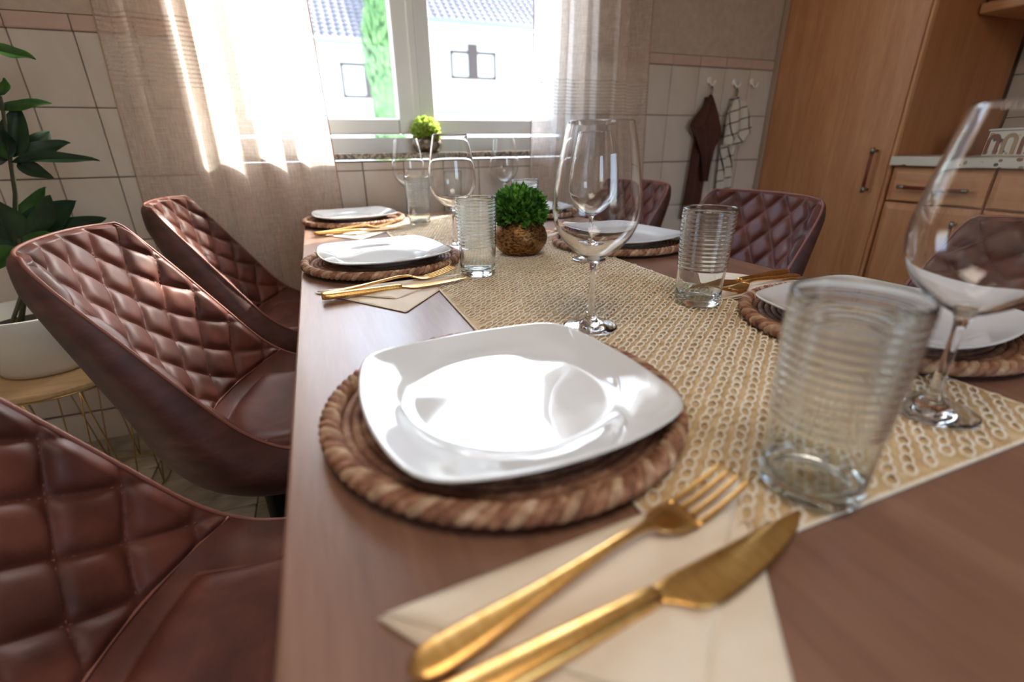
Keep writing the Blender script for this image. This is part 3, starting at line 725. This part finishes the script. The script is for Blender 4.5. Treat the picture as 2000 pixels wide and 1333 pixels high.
LV = [((-.644, 1.215), (-.567, 1.198), .034, 1, 0), ((-.673, 1.089), (-.572, 1.107), .026, 1, .02), ((-.657, 1.121), (-.627, 1.155), .02, 1, -.02), ((-.679, .985), (-.640, 1.100), .055, 0, .02), ((-.682, .985), (-.668, 1.05), .04, 0, -.03),
      ((-.681, .976), (-.498, .974), .034, 0, -.03), ((-.661, .99), (-.566, 1.017), .038, 0, .03), ((-.667, .972), (-.598, .936), .036, 0, -.04), ((-.684, .982), (-.700, 1.075), .04, 1, -.05), ((-.656, .993), (-.606, 1.045), .04, 0, .05),
      ((-.732, .785), (-.742, .905), .085, 0, -.04), ((-.727, .786), (-.652, .912), .058, 1, .04), ((-.72, .79), (-.584, .878), .080, 0, 0), ((-.70, .80), (-.522, .834), .042, 0, -.03), ((-.722, .784), (-.626, .806), .026, 1, -.07), ((-.741, .774), (-.815, .715), .05, 1, -.03),
      ((-.735, .78), (-.83, .85), .07, 0, .02), ((-.69, .98), (-.80, 1.0), .06, 0, 0), ((-.66, 1.1), (-.78, 1.12), .05, 1, .04), ((-.645, 1.21), (-.74, 1.27), .05, 0, 0), ((-.64, 1.34), (-.60, 1.44), .05, 1, 0), ((-.64, 1.33), (-.73, 1.40), .05, 0, .03),
      ((-.70, .80), (-.60, .90), .05, 0, -.08), ((-.70, .79), (-.565, .815), .03, 0, .06)]
for k, (a, b, wd, y, dy) in enumerate(LV):
    leaf(P(*a, dy * .3), P(*b, dy), wd, LEAF_Y if y else LEAF, .22 if k % 3 else .1, (k % 5 - 2) * .25, k)

# ------------------------------------------------------------ kitchen cabinets (fronts face -X)
FX = 2.14
def part_box(nm, lo, hi, mat, parent, bevel=.003): return MB().box(lo, hi).build(nm, mat, parent, bevel=bevel)
def bar_handle(parent, p0, p1, out=.03):
    h = empty('handle'); h.parent = parent; p0, p1 = Vector(p0), Vector(p1); d = (p1 - p0).normalized(); o = Vector((-out, 0, 0))
    h_ = MB().tube([p0 + o + d * .006, p1 + o - d * .006], .0058, 10)
    return h, h_, p0, p1, d, o
def handle(parent, p0, p1, out=.028):
    p0, p1 = Vector(p0), Vector(p1); d = (p1 - p0).normalized(); o = Vector((-out, 0, 0))
    g = MB().tube([p0 + o, p1 + o], .0062, 10).build('handle', HANDLEWOOD, parent)
    for p, sg in ((p0, 1), (p1, -1)):
        MB().tube([p, p + o * 1.15], .0055, 8).build('handle_post', STEEL, g); MB().tube([p + o - d * sg * .012, p + o + d * sg * .012], .0074, 10).build('ferrule', STEEL, g)
tc = tag(empty('tall_cabinet', (FX, 1.62, 0)), 'tall beech cabinet with one long door beside the towels', 'cabinet')
part_box('body', (.022, -.308, 0), (.60, .315, 2.25), BEECH_D, tc, .002)
d = part_box('door', (0, -.298, .1), (.02, .310, 2.2), BEECH, tc, .005); 
handle(d, (0, -.243, .962), (0, -.243, .812))
part_box('edge_trim', (.0, -.312, .1), (.021, -.300, 2.2), BEECH, tc, .004)
tag(part_box('trim_2', (2.135, 1.932, 0), (2.16, 1.958, 2.25), Mat('beige filler strip', '#b39c88', .6).m, None, .002), 'beige filler strip between cabinet and wall', kind='structure')
def base_unit(y0, y1, label, hands=True):
    r = tag(empty('base_cabinet', (FX, (y0 + y1) / 2, 0)), label, 'cabinet', 'beech base cabinets'); h = (y1 - y0) / 2
    part_box('carcass', (.022, -h, .1), (.58, h, .908), BEECH_D, r, .001)
    part_box('plinth', (.06, -h, 0), (.55, h, .1), BEECH_D, r, .001)
    def front(nm, z0, z1, mat):
        # raised front with a bevelled top edge
        yy = h - .003; v = []; c = .022
        f = MB().add([(0, -yy + c, z0 + .004), (0, yy - c, z0 + .004), (0, yy - c, z1 - c), (0, -yy + c, z1 - c), (.012, -yy, z0), (.012, yy, z0), (.012, yy, z1), (.012, -yy, z1), (.02, -yy, z0), (.02, yy, z0), (.02, yy, z1), (.02, -yy, z1)],
                     [(0, 1, 2, 3), (0, 1, 5, 4), (1, 2, 6, 5), (2, 3, 7, 6), (3, 0, 4, 7), (4, 5, 9, 8), (5, 6, 10, 9), (6, 7, 11, 10), (7, 4, 8, 11), (8, 9, 10, 11)])
        return f.build(nm, mat, r, smooth=False, bevel=.0015, seg=1)
    dr = front('drawer', .776, .905, BEECH_H); handle(dr, (0, .09, .832), (0, -.095, .832))
    do = front('door', .11, .770, BEECH); handle(do, (0, -h + .065, .715), (0, -h + .065, .56))
    return r
base_unit(.985, 1.305, 'beech base cabinet with drawer beside the tall cabinet')
base_unit(.50, .981, 'second beech base cabinet, partly behind the near wine glass')
base_unit(.02, .496, 'third beech base cabinet, farthest from the tall cabinet')
wt = tag(part_box('worktop', (2.12, .02, .909), (2.755, 1.306, .943), TERRAZZO, None, .004), 'pale terrazzo kitchen worktop on the base cabinets', 'worktop')
wc = tag(empty('wall_cabinet', (2.41, .73, 1.43)), 'beech wall cabinet with light rail above the worktop', 'cabinet')
part_box('light_rail', (-.02, -.58, 0), (.34, .575, .035), BEECH_H, wc, .006); part_box('body', (.02, -.575, .037), (.34, .575, .75), BEECH_D, wc, .002)
for k in range(2): part_box('door', (0, -.575 + .576 * k, .05), (.018, -.003 + .576 * k, .75), BEECH, wc, .004)
# white speckled box with inlaid arches
rk = tag(empty('bread_bin', (2.36, .98, .9435)), 'white speckled countertop box decorated with brown and beige arches', 'storage box')
part_box('body', (-.05, -.20, 0), (.13, .155, .086), TERRAZZO, rk, .004); part_box('lid', (-.055, -.205, .0865), (.135, .16, .095), POTW, rk, .003)
ARCH = [Mat('brown arch inlay', '#7d4a35', .5).m, Mat('beige arch inlay', '#a3896c', .5).m]
for k in range(6):
    yc = .155 - .030 - .058 * k; mb = MB(); K = 14; ro, ri, zb, zt = .024, .011, .006, .076
    path = lambda rr: [(yc - rr, zb)] + [(yc - rr * cos(pi * q / K), zt - ro + rr * sin(pi * q / K)) for q in range(K + 1)] + [(yc + rr, zb)]
    o_, i_ = path(ro), path(ri)
    for x0 in (-.0525,): mb.grid([[(x0, y, z) for y, z in i_], [(x0, y, z) for y, z in o_]]); mb.grid([[(x0, y, z) for y, z in o_], [(-.049, y, z) for y, z in o_]]); mb.grid([[(x0, y, z) for y, z in i_], [(-.049, y, z) for y, z in i_]])
    mb.build('arch', ARCH[k % 2], rk, smooth=False)

# ------------------------------------------------------------ hooks and towels
def hook(x, z, label):
    r = tag(empty('wall_hook', (x, YW, z)), label, 'hook', 'white towel hooks')
    MB().lathe([(.0005, 0), (.014, 0), (.016, .003), (.014, .006), (.0005, .007)], 20).build('backplate', WHITEP, r, rot=(radians(90), 0, 0), loc=(0, 0, .01))
    MB().tube([(0, -.004, .012), (0, -.012, .0), (0, -.022, -.012), (0, -.034, -.012), (0, -.040, -.002), (0, -.040, .006)], .0045, 10).build('hook_arm', WHITEP, r); return r
hook(1.755, 1.255, 'white wall hook holding the brown towel'); hook(1.905, 1.25, 'white wall hook holding the checked towel'); hook(2.012, 1.255, 'empty white wall hook nearest the tall cabinet')
def towel(name, loc, table, mat, label, folds, amp, seed, uvs):
    r = tag(empty(name, loc), label, 'towel', 'kitchen towels on hooks'); rnd = random.Random(seed); ph = rnd.uniform(0, 6)
    for nm, dy, tab in table:
        n, mcount = 40, 48; rows = []; z0, z1 = tab[0][0], tab[-1][0]
        tb3 = [(-a[0],) + tuple(a[1:]) for a in tab]
        for i in range(n):
            z = lerp(z0, z1, i / (n - 1)); xa, xb = interp(tb3, -z); row = []
            for j in range(mcount):
                s = j / (mcount - 1); t = i / (n - 1); row.append((lerp(xa, xb, s), dy - amp * (.25 + t ** .5) * (.5 + .5 * sin(2 * pi * folds * s + ph + 1.2 * t)) , z))
            rows.append(row)
        mb = MB().grid(rows); mb.grid([[(p[0], p[1] + .004, p[2]) for p in q] for q in rows])
        o = mb.build(nm, mat, r); uv = o.data.uv_layers.new(name='UVMap')
        for lo in o.data.loops:
            v = o.data.vertices[lo.vertex_index].co; uv.data[lo.index].uv = ((v.x + uvs[0] * (v.z)) / .052, (v.z - uvs[1] * v.x) / .052)
    MB().tube([(0, -.024, .0), (-.006, -.026, -.02), (-.004, -.026, -.04), (.004, -.026, -.04), (.006, -.026, -.02), (0, -.024, 0)], .002, 6).build('loop', mat, r); return r
towel('hanging_towel', (1.755, YW, 1.245), [('back_fall', -.008, [(-.05, -.02, .02), (-.2, -.06, .05), (-.35, -.075, .045), (-.6, -.09, .04)]), ('front_fall', -.022, [(-.04, -.006, .006), (-.10, -.055, .05), (-.17, -.112, .085), (-.20, -.085, .095), (-.24, -.06, .085), (-.30, -.03, .06), (-.42, .0, .04)])], TOWEL_B, 'dark brown towel hanging from the first hook by the curtain', 2.5, .022, 1, (0, 0))
towel('hanging_towel', (1.905, YW, 1.24), [('back_fall', -.008, [(-.05, -.02, .02), (-.2, -.05, .05), (-.3, -.05, .04), (-.5, -.04, .06)]), ('front_fall', -.022, [(-.04, -.008, .008), (-.055, -.02, .05), (-.12, -.05, .09), (-.18, -.052, .115), (-.22, -.052, .09), (-.25, -.05, .06)])], TOWEL_W, 'white towel with dark checks hanging from the second hook', 2.0, .020, 4, (.25, .3))

# ------------------------------------------------------------ outside: houses, cypress, ground
tag(MB().box((-30, 3.5, -3.2), (45, 80, -3)).build('ground', GRAVEL, smooth=False), kind='structure')
def far_window(house, x0, x1, z0, z1, half=False, mid=False, bl=.55, y=0):
    f = MB(); t = .09; f.box((x0, y - .06, z0), (x0 + t, y + .05, z1)).box((x1 - t, y - .06, z0), (x1, y + .05, z1)).box((x0, y - .06, z0), (x1, y + .05, z0 + t)).box((x0, y - .06, z1 - t), (x1, y + .05, z1))
    wd = f.build('window', BROWNW, house, smooth=False)
    MB().box((x0 + t, y - .01, z0 + t), (x1 - t, y + .005, z1 - t)).build('pane', PANE, wd, smooth=False)
    MB().box((x0 + t, y + .02, lerp(z1, z0, bl)), (x1 - t, y + .03, z1 - t)).build('blind', BLIND, wd, smooth=False)
    return wd
def roof(house, x0, x1, ze, ang, n_r, tw, tl, lab=None):
    mb = MB(); ca, sa = cos(ang), sin(ang); nx_ = int((x1 - x0) / tw)
    for r_ in range(n_r):
        for c_ in range(nx_):
            xa = x0 + c_ * tw; u0 = r_ * tl; pts = []
            for uu, dz in ((u0, .075), (u0 + tl * 1.12, .02)):
                for q in range(4): pts.append((xa + tw * q / 3 * .97, -.5 + uu * ca, ze + uu * sa + dz + (.055 if q in (1, 2) else 0)))
            for q in range(4): pts.append((pts[q][0], pts[q][1], pts[q][2] - .07))
            mb.add(pts, [(0, 1, 5, 4), (1, 2, 6, 5), (2, 3, 7, 6), (8, 9, 1, 0), (9, 10, 2, 1), (10, 11, 3, 2)])
    U = n_r * tl; mb.add([(x0, -.5, ze - .05), (x1, -.5, ze - .05), (x1, -.5 + U * ca, ze + U * sa - .05), (x0, -.5 + U * ca, ze + U * sa - .05)], [(0, 1, 2, 3)])
    o = mb.build('roof_tiles', ROOFT, house, smooth=False); o['kind'] = 'stuff'
    MB().tube([(x0, -.56, ze + .0), (x1, -.56, ze + .0)], .085, 10).build('gutter', GUTTER, house)
h1 = tag(empty('house', (0, 22, 0)), 'white house with a dark tiled roof seen left of the cypress', 'house', 'white houses across the street')
MB().box((-14, 0, -3), (3.55, 8, 4.72)).build('facade', FACADE, h1, smooth=False)
roof(h1, -14, 3.55, 4.70, radians(36), 24, .30, .33)
far_window(h1, 1.56, 2.75, 2.83, 4.05); MB().box((2.45, -.09, 2.83), (3.2, .04, 4.05)).build('shutter', BROWNW, h1, smooth=False)
far_window(h1, -.55, .65, 2.75, 3.95); far_window(h1, -4.2, -3.0, 2.75, 3.95)
h2 = tag(empty('house', (0, 22.3, 0)), 'taller white house with higher eaves seen through the right sash', 'house', 'white houses across the street')
MB().box((3.6, 0, -3), (20, 8, 5.6)).build('facade', FACADE, h2, smooth=False)
roof(h2, 3.6, 20, 5.62, radians(36), 20, .30, .33)
far_window(h2, 6.07, 8.1, 3.68, 4.72, bl=.9); MB().box((6.85, -.1, 3.68), (7.25, .04, 4.98)).build('shutter', BROWNW, h2, smooth=False)
far_window(h2, 10.2, 11.9, 3.6, 4.7, bl=.9); MB().box((10.9, -.1, 3.6), (11.25, .04, 4.9)).build('shutter', BROWNW, h2, smooth=False)
MB().box((5.3, -.35, 2.30), (9.15, .02, 2.44)).build('ledge', GUTTER, h2, smooth=False)
cyt = tag(empty('cypress_tree', (2.06, 14, -3)), 'narrow green cypress standing before the white house', 'tree')
MB().tube([(0, 0, 0), (0, 0, 4.0)], lambda t: .12 - .05 * t, 10).build('trunk', SOIL, cyt)
mb = MB(); rnd = random.Random(8)
for k in range(7000):
    z = rnd.uniform(.5, 9.2); rad = .52 * min(1, (9.3 - z) / 3.2) ** .7 * (.86 + .14 * sin(2.2 * z)); th = rnd.uniform(0, 2 * pi); q = rad * sqrt(rnd.uniform(.35, 1)); c = Vector((q * cos(th), q * sin(th), z))
    up = Vector((.35 * cos(th), .35 * sin(th), 1)).normalized(); sd = Vector((-sin(th), cos(th), rnd.uniform(-.3, .3))); L = rnd.uniform(.14, .3); Wd = .05
    mb.add([c - up * L * .4, c + sd * Wd, c + up * L * .7, c - sd * Wd], [(0, 1, 2, 3)])
mb.lathe([(.05, .5), (.34, 1.2), (.38, 5), (.3, 7), (.1, 8.8)], 12)
o = mb.build('foliage', CYPR, cyt, smooth=False); o['kind'] = 'stuff'
